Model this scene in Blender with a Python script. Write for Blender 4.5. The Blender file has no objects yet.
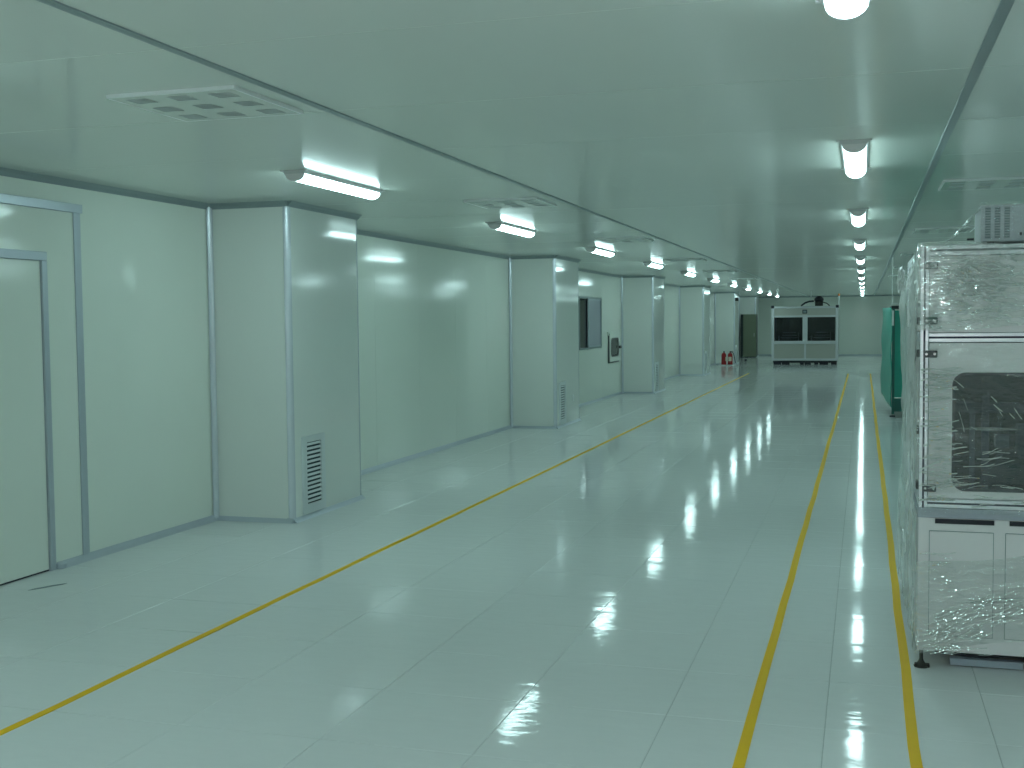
import bpy, bmesh, math, random
from mathutils import Vector, Matrix, Euler
C = bpy.context.scene.collection
SC = bpy.context.scene
random.seed(7)
PI = math.pi

# ---------------------------------------------------------------- camera, world, exposure
F_PX, YAW, PITCH, ROLL, CAM_Z = 1162.63, -.2939, -.0537, -.0098, 1.65
cam_d = bpy.data.cameras.new('camera')
cam_d.sensor_fit = 'HORIZONTAL'; cam_d.sensor_width = 36.0
cam_d.lens = F_PX / 1024 * 36.0
cam_d.clip_start = .05; cam_d.clip_end = 200
cam = bpy.data.objects.new('camera', cam_d); C.objects.link(cam)
fw = Vector((math.sin(YAW) * math.cos(PITCH), math.cos(YAW) * math.cos(PITCH), math.sin(PITCH)))
r0 = Vector((math.cos(YAW), -math.sin(YAW), 0)); u0 = r0.cross(fw)
rt = math.cos(ROLL) * r0 + math.sin(ROLL) * u0
up = -math.sin(ROLL) * r0 + math.cos(ROLL) * u0
cam.matrix_world = Matrix(((rt.x, up.x, -fw.x, 0), (rt.y, up.y, -fw.y, 0), (rt.z, up.z, -fw.z, CAM_Z), (0, 0, 0, 1)))
SC.camera = cam
def screen(p):
    d = Vector(p) - Vector((0, 0, CAM_Z)); z = d.dot(fw)
    return (512 + F_PX * d.dot(rt) / z, 384 - F_PX * d.dot(up) / z, z)

w = bpy.data.worlds.new('world'); SC.world = w; w.use_nodes = True
w.node_tree.nodes['Background'].inputs[0].default_value = (.02, .03, .03, 1)
w.node_tree.nodes['Background'].inputs[1].default_value = .1
SC.view_settings.view_transform = 'Standard'; SC.view_settings.look = 'None'
SC.view_settings.gamma = 1; SC.view_settings.use_curve_mapping = False
SC.view_settings.exposure = .94
LAMP_COLOR = (.67, 1.0, 1.0)
LAMP_POWER = 9.0
# the weak flash of the camera that took the picture
fl = bpy.data.lights.new('camera_flash', 'POINT'); fl.energy = 22; fl.color = (1.0, .93, .97); fl.shadow_soft_size = .03
flo = bpy.data.objects.new('camera_flash', fl); C.objects.link(flo); flo.location = cam.location + rt * -.04 + up * .06

# ---------------------------------------------------------------- room numbers
H = 2.651
WX = -5.244            # face of the left wall
CX = -4.5115           # face of the columns
RX = 4.9               # right wall, behind the machines
Y0, Y1 = -15.0, 53.8    # back wall, far wall
BAYS = [WX, -2.411, .430, 3.27, RX]
COLS = [(8.62, 10.004), (17.235, 18.765), (25.91, 27.38), (34.47, 35.92), (43.1, 44.5), (51.7, 53.1)]

# ---------------------------------------------------------------- materials
def mat(name, col, rough=.5, metal=0, bump=0, bscale=20, spec=.5, var=0, vscale=4, coat=0, stretch=None, ior=1.5):
    m = bpy.data.materials.new(name); m.use_nodes = True
    nt = m.node_tree; b = nt.nodes['Principled BSDF']
    b.inputs['Base Color'].default_value = (*col, 1); b.inputs['Roughness'].default_value = rough
    b.inputs['Metallic'].default_value = metal; b.inputs['Specular IOR Level'].default_value = spec
    b.inputs['IOR'].default_value = ior
    if coat:
        b.inputs['Coat Weight'].default_value = coat; b.inputs['Coat Roughness'].default_value = .06
    tc = nt.nodes.new('ShaderNodeTexCoord'); geo = nt.nodes.new('ShaderNodeNewGeometry')
    mp = nt.nodes.new('ShaderNodeMapping'); nt.links.new(geo.outputs['Position'], mp.inputs[0])
    if stretch: mp.inputs['Scale'].default_value = stretch
    if var:
        n = nt.nodes.new('ShaderNodeTexNoise'); n.inputs['Scale'].default_value = vscale; n.inputs['Detail'].default_value = 5
        nt.links.new(mp.outputs[0], n.inputs['Vector'])
        mx = nt.nodes.new('ShaderNodeMix'); mx.data_type = 'RGBA'
        nt.links.new(n.outputs['Fac'], mx.inputs['Factor'])
        mx.inputs['A'].default_value = (*[c * (1 - var) for c in col], 1)
        mx.inputs['B'].default_value = (*[min(1, c * (1 + var)) for c in col], 1)
        nt.links.new(mx.outputs['Result'], b.inputs['Base Color'])
    if bump:
        n2 = nt.nodes.new('ShaderNodeTexNoise'); n2.inputs['Scale'].default_value = bscale; n2.inputs['Detail'].default_value = 3
        nt.links.new(mp.outputs[0], n2.inputs['Vector'])
        bp = nt.nodes.new('ShaderNodeBump'); bp.inputs['Strength'].default_value = 1; bp.inputs['Distance'].default_value = bump
        nt.links.new(n2.outputs['Fac'], bp.inputs['Height']); nt.links.new(bp.outputs[0], b.inputs['Normal'])
    return m
M = {}
M['floor'] = mat('floor_vinyl', (.80, .83, .83), .065, bump=.0013, bscale=4, var=.02, vscale=8, spec=.1, stretch=(1.2, 2.6, 1))
M['joint'] = mat('floor_joint', (.5, .55, .54), .5)
M['ceiling'] = mat('ceiling_enamel', (.76, .81, .75), .15, bump=.00014, bscale=2.2, var=.01, spec=.22)
M['ceiling_joint'] = mat('ceiling_sealant', (.86, .9, .88), .5)
M['wall'] = mat('wall_enamel', (.86, .91, .83), .10, bump=.0006, bscale=1.6, var=.01, spec=.42)
M['wall_joint'] = mat('wall_sealant', (.74, .8, .74), .5)
M['column'] = mat('column_enamel', (.87, .90, .86), .09, bump=.0005, bscale=2, var=.01, spec=.42)
M['right_wall'] = mat('right_wall_enamel', (.12, .26, .20), .3, var=.02)
M['alu'] = mat('anodised_aluminium', (.55, .60, .66), .36, metal=.35)
M['alu_dark'] = mat('dull_aluminium', (.30, .36, .37), .4, metal=.3)
M['alu_bright'] = mat('machine_profile_aluminium', (.95, .95, 1.0), .36, metal=.8)
M['post'] = mat('corner_post_aluminium', (.76, .80, .86), .25, metal=.25)
M['slot'] = mat('profile_slot', (.02, .02, .05), .5)
M['tape'] = mat('yellow_floor_tape', (1.0, .58, .006), .5, var=.05, vscale=8, spec=.2)
M['cream'] = mat('cream_enamel', (.93, .89, .90), .35, var=.02, vscale=5)
M['cream2'] = mat('cream_enamel_far', (.47, .47, .42), .4, var=.02)
M['far_frame'] = mat('far_frame_enamel', (.62, .64, .65), .4)
M['black'] = mat('black_plastic', (.015, .015, .025), .35)
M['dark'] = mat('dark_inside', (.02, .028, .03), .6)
M['steel'] = mat('bright_steel', (.75, .75, .75), .2, metal=1)
M['iron'] = mat('dark_cast_iron', (.05, .05, .045), .5, metal=.4)
M['grey'] = mat('grey_enamel', (.45, .47, .54), .35, var=.03)
M['greylight'] = mat('light_grey_enamel', (.62, .65, .70), .35)
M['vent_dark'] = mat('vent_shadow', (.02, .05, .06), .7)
M['white'] = mat('white_plastic', (.80, .83, .82), .35)
M['lamp_white'] = mat('lamp_housing_enamel', (.8, .8, .8), .4)
M['green'] = mat('green_cover', (.02, .36, .27), .35, bump=.004, bscale=6, var=.12, vscale=3)
M['green_dark'] = mat('dark_green_frame', (.015, .13, .11), .4)
M['red'] = mat('red_extinguisher_paint', (.40, .01, .015), .3)
M['olive'] = mat('olive_board', (.20, .235, .165), .5, var=.05)
M['paper'] = mat('paper_label', (.75, .66, .5), .6)
M['orange'] = mat('orange_lens', (.85, .25, .03), .3)
M['rail'] = mat('pale_rail', (.60, .68, .78), .35)
M['end_cap'] = mat('lamp_end_cap', (.95, .92, .92), .4)
M['grille'] = mat('grille_enamel', (.74, .79, .80), .35)
M['perf'] = mat('perforated_grey', (.22, .28, .29), .6)
M['louvre'] = mat('perforated_white', (.50, .55, .54), .5)

def emit_mat(name, col, s):
    m = bpy.data.materials.new(name); m.use_nodes = True; nt = m.node_tree
    nt.nodes.remove(nt.nodes['Principled BSDF'])
    e = nt.nodes.new('ShaderNodeEmission'); e.inputs[0].default_value = (*col, 1); e.inputs[1].default_value = s
    nt.links.new(e.outputs[0], nt.nodes['Material Output'].inputs[0]); return m
M['tube'] = emit_mat('lit_diffuser', LAMP_COLOR, LAMP_POWER)

def glass_mat(name, tint, fac_t, rough=.03, gloss=(1, 1, 1)):
    m = bpy.data.materials.new(name); m.use_nodes = True; nt = m.node_tree
    nt.nodes.remove(nt.nodes['Principled BSDF'])
    t = nt.nodes.new('ShaderNodeBsdfTransparent'); t.inputs[0].default_value = (*tint, 1)
    g = nt.nodes.new('ShaderNodeBsdfGlossy'); g.inputs['Roughness'].default_value = rough; g.inputs[0].default_value = (*gloss, 1)
    fr = nt.nodes.new('ShaderNodeFresnel'); fr.inputs[0].default_value = fac_t
    mx = nt.nodes.new('ShaderNodeMixShader')
    nt.links.new(fr.outputs[0], mx.inputs[0]); nt.links.new(t.outputs[0], mx.inputs[1]); nt.links.new(g.outputs[0], mx.inputs[2])
    nt.links.new(mx.outputs[0], nt.nodes['Material Output'].inputs[0]); return m
M['glass'] = glass_mat('window_glass', (.75, .85, .85), 1.45)
M['glass_dark'] = glass_mat('smoked_glass', (.45, .48, .55), 1.5)

def film_mat(name, stretch, scale, dist, milk=.05, gl=.16, seed=0., patch=.2, rough=.05, rot=.13, lo=.42):
    """clear stretch film: mostly see-through, crinkled gloss, a little milky"""
    m = bpy.data.materials.new(name); m.use_nodes = True; nt = m.node_tree
    nt.nodes.remove(nt.nodes['Principled BSDF'])
    geo = nt.nodes.new('ShaderNodeNewGeometry'); mp = nt.nodes.new('ShaderNodeMapping')
    mp.inputs['Scale'].default_value = stretch; mp.inputs['Rotation'].default_value = (0, rot, 0); mp.inputs['Location'].default_value = (seed, seed, seed)
    nt.links.new(geo.outputs['Position'], mp.inputs[0])
    n = nt.nodes.new('ShaderNodeTexNoise'); n.inputs['Scale'].default_value = scale; n.inputs['Detail'].default_value = 2.5; n.inputs['Roughness'].default_value = .42; n.inputs['Distortion'].default_value = .8
    nt.links.new(mp.outputs[0], n.inputs['Vector'])
    # creases gather in patches
    n2 = nt.nodes.new('ShaderNodeTexNoise'); n2.inputs['Scale'].default_value = 3.2; n2.inputs['Detail'].default_value = 2
    nt.links.new(geo.outputs['Position'], n2.inputs['Vector'])
    rmp = nt.nodes.new('ShaderNodeMapRange'); rmp.inputs[1].default_value = lo; rmp.inputs[2].default_value = lo + .16
    nt.links.new(n2.outputs['Fac'], rmp.inputs[0])
    mul = nt.nodes.new('ShaderNodeMath'); mul.operation = 'MULTIPLY'
    nt.links.new(n.outputs['Fac'], mul.inputs[0]); nt.links.new(rmp.outputs[0], mul.inputs[1])
    bp = nt.nodes.new('ShaderNodeBump'); bp.inputs['Strength'].default_value = 1; bp.inputs['Distance'].default_value = dist
    nt.links.new(mul.outputs[0], bp.inputs['Height'])
    t = nt.nodes.new('ShaderNodeBsdfTransparent'); t.inputs[0].default_value = (.97, .99, .98, 1)
    g = nt.nodes.new('ShaderNodeBsdfGlossy'); g.inputs['Roughness'].default_value = rough; g.inputs[0].default_value = (1, 1, 1, 1)
    nt.links.new(bp.outputs[0], g.inputs['Normal'])
    d = nt.nodes.new('ShaderNodeBsdfDiffuse'); d.inputs[0].default_value = (.8, .82, .8, 1)
    m1 = nt.nodes.new('ShaderNodeMixShader')
    ma = nt.nodes.new('ShaderNodeMath'); ma.operation = 'MULTIPLY_ADD'; ma.inputs[1].default_value = patch; ma.inputs[2].default_value = milk
    nt.links.new(mul.outputs[0], ma.inputs[0]); nt.links.new(ma.outputs[0], m1.inputs[0])
    nt.links.new(t.outputs[0], m1.inputs[1]); nt.links.new(d.outputs[0], m1.inputs[2])
    m2 = nt.nodes.new('ShaderNodeMixShader'); m2.inputs[0].default_value = gl
    nt.links.new(m1.outputs[0], m2.inputs[1]); nt.links.new(g.outputs[0], m2.inputs[2])
    nt.links.new(m2.outputs[0], nt.nodes['Material Output'].inputs[0]); return m
M['film'] = film_mat('stretch_film', (1, 1, 3.8), 10, .030, milk=.05, gl=.38, rough=.02, lo=.38)
M['film_clear'] = film_mat('stretch_film_clear', (1, 1, 3.8), 9, .024, milk=.003, gl=.11, patch=.04, rough=.02, lo=.36)
M['film_base'] = film_mat('stretch_film_base', (1, 1, 4), 7, .036, milk=.10, gl=.16, rough=.03, rot=.38, lo=.36)
M['film_side'] = film_mat('stretch_film_side', (1, 2, 3), 8, .014, milk=.36, gl=.25, rough=.03)

# ---------------------------------------------------------------- mesh helpers
def BM(): return bmesh.new()
def box(bm, x0, x1, y0, y1, z0, z1, bev=0):
    vs = [bm.verts.new((x, y, z)) for x in (x0, x1) for y in (y0, y1) for z in (z0, z1)]
    idx = [(0, 1, 3, 2), (4, 6, 7, 5), (0, 4, 5, 1), (2, 3, 7, 6), (0, 2, 6, 4), (1, 5, 7, 3)]
    fs = [bm.faces.new([vs[i] for i in f]) for f in idx]
    if bev:
        es = list({e for f in fs for e in f.edges})
        bmesh.ops.bevel(bm, geom=es, offset=bev, segments=2, affect='EDGES', profile=.5)
    return bm
def prism(bm, pts, axis, a, b):
    """extrude a 2-D outline along axis; pts are the other two coordinates in xyz order"""
    def P(p, t):
        if axis == 'x': return (t, p[0], p[1])
        if axis == 'y': return (p[0], t, p[1])
        return (p[0], p[1], t)
    A = [bm.verts.new(P(p, a)) for p in pts]; B = [bm.verts.new(P(p, b)) for p in pts]
    n = len(pts)
    bm.faces.new(A); bm.faces.new(list(reversed(B)))
    for i in range(n): bm.faces.new((A[i], B[i], B[(i + 1) % n], A[(i + 1) % n]))
    return bm
def lathe(bm, prof, seg=20, cx=0, cy=0):
    rings = []
    for r, z in prof:
        rings.append([bm.verts.new((cx + r * math.cos(2 * PI * i / seg), cy + r * math.sin(2 * PI * i / seg), z)) for i in range(seg)])
    for a, b in zip(rings, rings[1:]):
        for i in range(seg): bm.faces.new((a[i], a[(i + 1) % seg], b[(i + 1) % seg], b[i]))
    bm.faces.new(list(reversed(rings[0]))); bm.faces.new(rings[-1]); return bm
def tube(bm, pts, r, seg=8):
    pts = [Vector(p) for p in pts]; rings = []
    for i, p in enumerate(pts):
        t = (pts[min(i + 1, len(pts) - 1)] - pts[max(i - 1, 0)]).normalized()
        a = t.cross(Vector((0, 0, 1)))
        if a.length < .05: a = t.cross(Vector((1, 0, 0)))
        a.normalize(); b = t.cross(a)
        rings.append([bm.verts.new(p + r * (math.cos(2 * PI * k / seg) * a + math.sin(2 * PI * k / seg) * b)) for k in range(seg)])
    for A, B in zip(rings, rings[1:]):
        for k in range(seg): bm.faces.new((A[k], A[(k + 1) % seg], B[(k + 1) % seg], B[k]))
    bm.faces.new(list(reversed(rings[0]))); bm.faces.new(rings[-1]); return bm
def rrect(x0, x1, z0, z1, r, n=6):
    out = []
    for cx, cz, a0 in ((x1 - r, z1 - r, 0), (x0 + r, z1 - r, 90), (x0 + r, z0 + r, 180), (x1 - r, z0 + r, 270)):
        for i in range(n + 1):
            a = math.radians(a0 + 90 * i / n); out.append((cx + r * math.cos(a), cz + r * math.sin(a)))
    return out
def ring(bm, outer, inner, axis, a, b):
    """frame between two outlines of equal length, extruded a..b"""
    def P(p, t):
        if axis == 'x': return (t, p[0], p[1])
        if axis == 'y': return (p[0], t, p[1])
        return (p[0], p[1], t)
    n = len(outer)
    L = [[bm.verts.new(P(p, t)) for p in o] for o in (outer, inner) for t in (a, b)]
    oa, ob, ia, ib = L
    for i in range(n):
        j = (i + 1) % n
        bm.faces.new((oa[i], oa[j], ob[j], ob[i])); bm.faces.new((ia[i], ib[i], ib[j], ia[j]))
        bm.faces.new((oa[i], ia[i], ia[j], oa[j])); bm.faces.new((ob[i], ob[j], ib[j], ib[i]))
    return bm
def obj(name, bm, m, parent=None, smooth=False, loc=None):
    bmesh.ops.recalc_face_normals(bm, faces=bm.faces)
    me = bpy.data.meshes.new(name); bm.to_mesh(me); bm.free()
    me.materials.append(M[m])
    if smooth:
        for p in me.polygons: p.use_smooth = True
        try: me.set_sharp_from_angle(angle=math.radians(40))
        except Exception: pass
    o = bpy.data.objects.new(name, me); C.objects.link(o)
    if parent: o.parent = parent
    if loc: o.location = loc
    return o
def bx(name, m, parent, x0, x1, y0, y1, z0, z1, bev=0):
    return obj(name, box(BM(), x0, x1, y0, y1, z0, z1, bev), m, parent)
def empty(name, loc=(0, 0, 0)):
    o = bpy.data.objects.new(name, None); C.objects.link(o); o.location = loc; o.empty_display_size = .1; return o
def tag(o, label, cat, group=None):
    o['label'] = label; o['category'] = cat
    if group: o['group'] = group
    return o
def thing(name, label, cat, loc=(0, 0, 0), group=None): return tag(empty(name, loc), label, cat, group)
def struct(o, label=None):
    o['kind'] = 'structure'
    if label: o['label'] = label
    return o
def copy_tree(o, parent=None):
    c = o.copy(); C.objects.link(c)
    if parent: c.parent = parent
    for ch in list(o.children): copy_tree(ch, c)
    return c

# ---------------------------------------------------------------- floor
T = .64; TG = .0012
floor = struct(bx('floor', 'joint', None, WX - .3, RX + .2, Y0 - .2, Y1 + .2, -.12, -.003), 'pale grey-green glossy tiled floor')
cells = []
ix0 = math.floor((WX + .14) / T); ix1 = math.ceil((RX + .14) / T)
iy0 = math.floor((Y0 - .92) / T); iy1 = math.ceil((Y1 - .92) / T)
for i in range(ix0, ix1):
    for j in range(iy0, iy1):
        x0 = -.14 + i * T; y0 = 4.38 + (j - 5) * T + (0 - .26)
        x1 = x0 + T; y1 = y0 + T
        x0 = max(x0, WX - .1); x1 = min(x1, RX + .1); y0 = max(y0, Y0); y1 = min(y1, Y1 + .1)
        if x1 - x0 < .02 or y1 - y0 < .02: continue
        cells.append((x0, x1, y0, y1))
def cell_area(c):
    x0, x1, y0, y1 = c
    if y0 < 3.2: return 0
    ps = [screen(p) for p in ((x0, y0, 0), (x1, y0, 0), (x1, y1, 0), (x0, y1, 0))]
    if min(p[2] for p in ps) < .5: return 0
    if all(p[0] < 0 for p in ps) or all(p[0] > 1024 for p in ps) or all(p[1] > 768 for p in ps): return 0
    ctr = screen(((x0 + x1) / 2, (y0 + y1) / 2, 0))
    if x0 > .3 and y0 > 7.4: return 0                       # behind the machine
    return abs(sum(ps[k][0] * ps[(k + 1) % 4][1] - ps[(k + 1) % 4][0] * ps[k][1] for k in range(4))) / 2
order = sorted(cells, key=cell_area, reverse=True)
def tile_bm(bm, w_, d_, mtx=None):
    g = TG / 2; e = .0016
    def lv(ww, dd, z):
        return [Vector((-ww, -dd, z)), Vector((ww, -dd, z)), Vector((ww, dd, z)), Vector((-ww, dd, z))]
    a = lv(w_ / 2 - g, d_ / 2 - g, -.003); b = lv(w_ / 2 - g - e, d_ / 2 - g - e, 0)
    if mtx: a = [mtx @ v for v in a]; b = [mtx @ v for v in b]
    A = [bm.verts.new(v) for v in a]; B = [bm.verts.new(v) for v in b]
    bm.faces.new(B)
    for k in range(4): bm.faces.new((A[k], A[(k + 1) % 4], B[(k + 1) % 4], B[k]))
TILT = .0011
tile_mesh = {}
rest = BM()
for n, c in enumerate(order):
    x0, x1, y0, y1 = c; key = (round(x1 - x0, 3), round(y1 - y0, 3))
    loc = Vector(((x0 + x1) / 2, (y0 + y1) / 2, 0))
    eul = Euler((random.gauss(0, TILT), random.gauss(0, TILT), 0))
    if n < 298 and cell_area(c) > 60:
        if key not in tile_mesh:
            bm = BM(); tile_bm(bm, *key); me = bpy.data.meshes.new('floor_tile'); bm.to_mesh(me); bm.free()
            me.materials.append(M['floor']); tile_mesh[key] = me
        o = bpy.data.objects.new('floor_tile', tile_mesh[key]); C.objects.link(o)
        o.parent = floor; o.location = loc; o.rotation_euler = eul
    else:
        tile_bm(rest, *key, Matrix.Translation(loc) @ eul.to_matrix().to_4x4())
o = obj('floor_tiling', rest, 'floor', floor); o['kind'] = 'stuff'

# ---------------------------------------------------------------- ceiling
ceil = struct(bx('ceiling', 'ceiling_joint', None, WX - .3, RX + .2, Y0 - .2, Y1 + .2, H + .0012, H + .12), 'glossy grey-green panel ceiling with fine pale joints')
P0, PS = 3.745, 1.324
k0 = math.floor((Y0 - P0) / PS)
for bi in range(4):
    for k in range(k0, 60):
        y0 = P0 + k * PS; y1 = y0 + PS
        y0 = max(y0, Y0); y1 = min(y1, Y1 + .1)
        if y1 - y0 < .05: continue
        bm = BM(); g = .0025
        box(bm, BAYS[bi] + .004, BAYS[bi + 1] - .004, y0 + g, y1 - g, H, H + .02)
        bmesh.ops.rotate(bm, verts=bm.verts, cent=((BAYS[bi] + BAYS[bi + 1]) / 2, (y0 + y1) / 2, H + .01),
                         matrix=Euler((random.gauss(0, .0004), random.gauss(0, .0001), 0)).to_matrix())
        obj('ceiling_panel', bm, 'ceiling', ceil)
for n, x in enumerate(BAYS[1:4]):
    t = struct(bx('trim_%d' % (n + 1), 'alu_dark', None, x - .021, x + .021, Y0, Y1, H - .006, H + .01, .002), 'dull metal strip running the length of the ceiling')

# ---------------------------------------------------------------- walls
def panel_box(name, m, parent, x0, x1, y0, y1, z0, z1, g=.0015):
    bm = box(BM(), x0, x1, y0 + g, y1 - g, z0, z1, 0)
    return obj(name, bm, m, parent)
wl = struct(bx('wall_left', 'wall_joint', None, WX - .16, WX - .012, Y0, 21.80, 0, H), 'pale glossy panel wall with boxed columns')
bx('wall_core', 'wall_joint', wl, WX - .16, WX - .012, 23.86, Y1, 0, H)
bx('wall_core', 'wall_joint', wl, WX - .16, WX - .012, 21.80, 23.86, 0, 1.08)
bx('wall_core', 'wall_joint', wl, WX - .16, WX - .012, 21.80, 23.86, 2.125, H)
def wall_run(a, b, extra=()):
    ys = [a]; k = math.ceil((a - 12.05 + .35) / 1.34)
    while 12.05 + 1.34 * k < b - .35: ys.append(12.05 + 1.34 * k); k += 1
    ys.append(b)
    for p, q in zip(ys, ys[1:]): panel_box('wall_panel', 'wall', wl, WX - .012, WX, p, q, 0, H)
DOOR0, DOOR1 = 5.58, 6.53
wall_run(Y0, 5.2)
panel_box('wall_panel', 'wall', wl, WX - .012, WX, 5.2, DOOR0 - .04, 0, H, 0)
panel_box('wall_panel', 'wall', wl, WX - .012, WX, DOOR0 - .04, DOOR1 + .03, 2.13, H, 0)
panel_box('wall_panel', 'wall', wl, WX - .012, WX, DOOR1 + .03, 6.90, 0, H, 0)
panel_box('wall_panel', 'wall', wl, WX - .012, WX, 6.90, COLS[0][0], 0, H, 0)
wall_run(COLS[0][1], COLS[1][0])
panel_box('wall_panel', 'wall', wl, WX - .012, WX, COLS[1][1], 20.4, 0, H)
panel_box('wall_panel', 'wall', wl, WX - .012, WX, 20.4, 21.80, 0, H)
panel_box('wall_panel', 'wall', wl, WX - .012, WX, 21.80, 23.86, 0, 1.08)
panel_box('wall_panel', 'wall', wl, WX - .012, WX, 21.80, 23.86, 2.125, H)
panel_box('wall_panel', 'wall', wl, WX - .012, WX, 23.86, COLS[2][0], 0, H)
for (a, b), (c, d) in zip(COLS[2:], COLS[3:]): wall_run(b, c)
wall_run(COLS[5][1], Y1)
wf = struct(bx('wall_far', 'wall_joint', None, WX - .2, RX + .2, Y1 + .012, Y1 + .16, 0, H), 'pale green far end wall')
x = WX
while x < RX: bx('wall_panel', 'wall', wf, x + .0015, min(x + 1.34, RX) - .0015, Y1, Y1 + .012, 0, H); x += 1.34
wr = struct(bx('wall_right', 'right_wall', None, RX, RX + .15, Y0, Y1, 0, H))
wb = struct(bx('wall_back', 'wall', None, WX - .2, RX + .2, Y0 - .15, Y0, 0, H))

# coves: quarter-hollow aluminium trims
def cove(sx, sz, r=.045, n=5):
    pts = [(0, 0), (sx * r, 0)]
    for i in range(1, n):
        a = PI / 2 * i / n
        pts.append((sx * (r - r * .78 * math.sin(a)), sz * (r - r * .78 * math.cos(a))))
    pts.append((0, sz * r)); return pts
def cove_y(name, m, parent, xw, sx, y0, y1, z, sz, r=.045):
    return obj(name, prism(BM(), [(xw + a, z + b) for a, b in cove(sx, sz, r)], 'y', y0, y1), m, parent, True)
def cove_x(name, m, parent, yw, sy, x0, x1, z, sz, r=.045):
    return obj(name, prism(BM(), [(yw + a, z + b) for a, b in cove(sy, sz, r)], 'x', x0, x1), m, parent, True)
tl = struct(empty('trim_4'), 'dull metal cove between left wall and ceiling')
bl = struct(empty('baseboard_left'), 'pale metal cove skirting along the left wall')
runs = [(6.63, COLS[0][0])] + [(a[1], b[0]) for a, b in zip(COLS, COLS[1:])] + [(COLS[5][1], Y1)]
for a, b in runs:
    cove_y('cove_strip', 'alu_dark', tl, WX, 1, a if a > 7 else Y0, b, H, -1)
    cove_y('skirting_strip', 'alu', bl, WX, 1, a, b, 0, 1)
obj('end_cap', lathe(BM(), [(.0, 0), (.044, 0), (.044, .03), (.03, .044), (0, .046)], 16, WX + .0, 6.63), 'alu', bl, True)
t5 = struct(empty('trim_5'), 'dull metal cove between far wall and ceiling')
cove_x('cove_strip', 'alu_dark', t5, Y1, -1, WX, RX, H, -1)
bf = struct(empty('baseboard_far'), 'metal cove skirting of the far wall')
cove_x('skirting_strip', 'alu', bf, Y1, -1, WX, RX, 0, 1)

# ---------------------------------------------------------------- columns
ORD = ['first', 'second', 'third', 'fourth', 'fifth', 'sixth']
def column(y0, y1, n):
    t = empty('column', (CX, (y0 + y1) / 2, 0)); ym = (y0 + y1) / 2
    struct(t, '%s boxed panel column along the left wall' % ORD[n])
    X = lambda v: v - CX
    hy = (y1 - y0) / 2; R = .045
    bx('side_panel', 'column', t, X(WX) - .0, X(CX) - R, -hy, -hy + .04, 0, H)
    bx('side_panel', 'column', t, X(WX), X(CX) - R, hy - .04, hy, 0, H)
    bx('front_panel', 'column', t, -.04, 0, -hy + R, hy - R, 0, H)
    for s in (-1, 1):
        pts = [(-R, s * (hy - R))] + [(-R + R * math.cos(a), s * (hy - R + R * math.sin(a))) for a in [PI / 2 * i / 8 for i in range(9)]]
        # slightly proud round corner post
        pts = [(p[0] + (.004 if i else 0), p[1] + (s * .004 if i else 0)) for i, p in enumerate(pts)]
        obj('corner_post', prism(BM(), pts, 'z', 0, H), 'post', t, True)
        pin = [(X(WX), s * hy)] + [(X(WX) + .045 - .036 * math.sin(a), s * (hy + .045 - .036 * math.cos(a))) for a in [PI / 2 * i / 5 for i in range(6)]]
        obj('inner_corner_cove', prism(BM(), pin, 'z', 0, H), 'post', t, True)
        # foot and head coves on the side faces
        cove_x('skirting_strip', 'alu', t, s * hy, s, X(WX), X(CX), 0, 1, .035)
        cove_x('cove_strip', 'alu_dark', t, s * hy, s, X(WX), X(CX), H, -1)
        obj('corner_cap', lathe(BM(), [(.052, 0), (.052, .028), (.046, .04)], 16, -R, s * (hy - R)), 'alu', t, True)
    cove_y('skirting_strip', 'alu', t, 0, 1, -hy, hy, 0, 1, .035)
    cove_y('cove_strip', 'alu_dark', t, 0, 1, -hy, hy, H, -1)
    return t
for n, (a, b) in enumerate(COLS): column(a, b, n)

# ---------------------------------------------------------------- ventilation grilles on the columns
def make_grille(loc, label):
    t = thing('air_grille', label, 'grille', loc, 'return air grilles low on the columns')
    W, Z0, Z1 = .42, .045, .70
    o = rrect(-W / 2, W / 2, Z0, Z1, .004, 1); i = rrect(-W / 2 + .075, W / 2 - .075, Z0 + .075, Z1 - .055, .004, 1)
    obj('frame', ring(BM(), o, i, 'x', 0, .014), 'grille', t)
    bx('vent_shade_plate', 'vent_dark', t, .0005, .0015, -W / 2 + .07, W / 2 - .07, Z0 + .07, Z1 - .05)  # dark plate stands in for the shade inside the vent
    N = 14; z0 = Z0 + .077; z1 = Z1 - .057; p = (z1 - z0) / N
    bm = BM(); prism(bm, [(.003, p * .30), (.005, p * .34), (.0135, -p * .16), (.0115, -p * .20)], 'y', -W / 2 + .075, W / 2 - .075)
    s = obj('slat', bm, 'grille', t); s.location = (0, 0, z0 + p * .5)
    for k in range(1, N):
        c = s.copy(); C.objects.link(c); c.parent = t; c.location = (0, 0, z0 + p * (k + .5))
    return t
g0 = None
for n, (a, b) in enumerate(COLS[:5]):
    loc = (CX, a + .375, 0); lab = 'metal louvred air grille at the foot of the %s column' % ORD[n]
    if not g0: g0 = make_grille(loc, lab)
    else:
        g = copy_tree(g0); g.location = loc; g['label'] = lab

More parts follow.
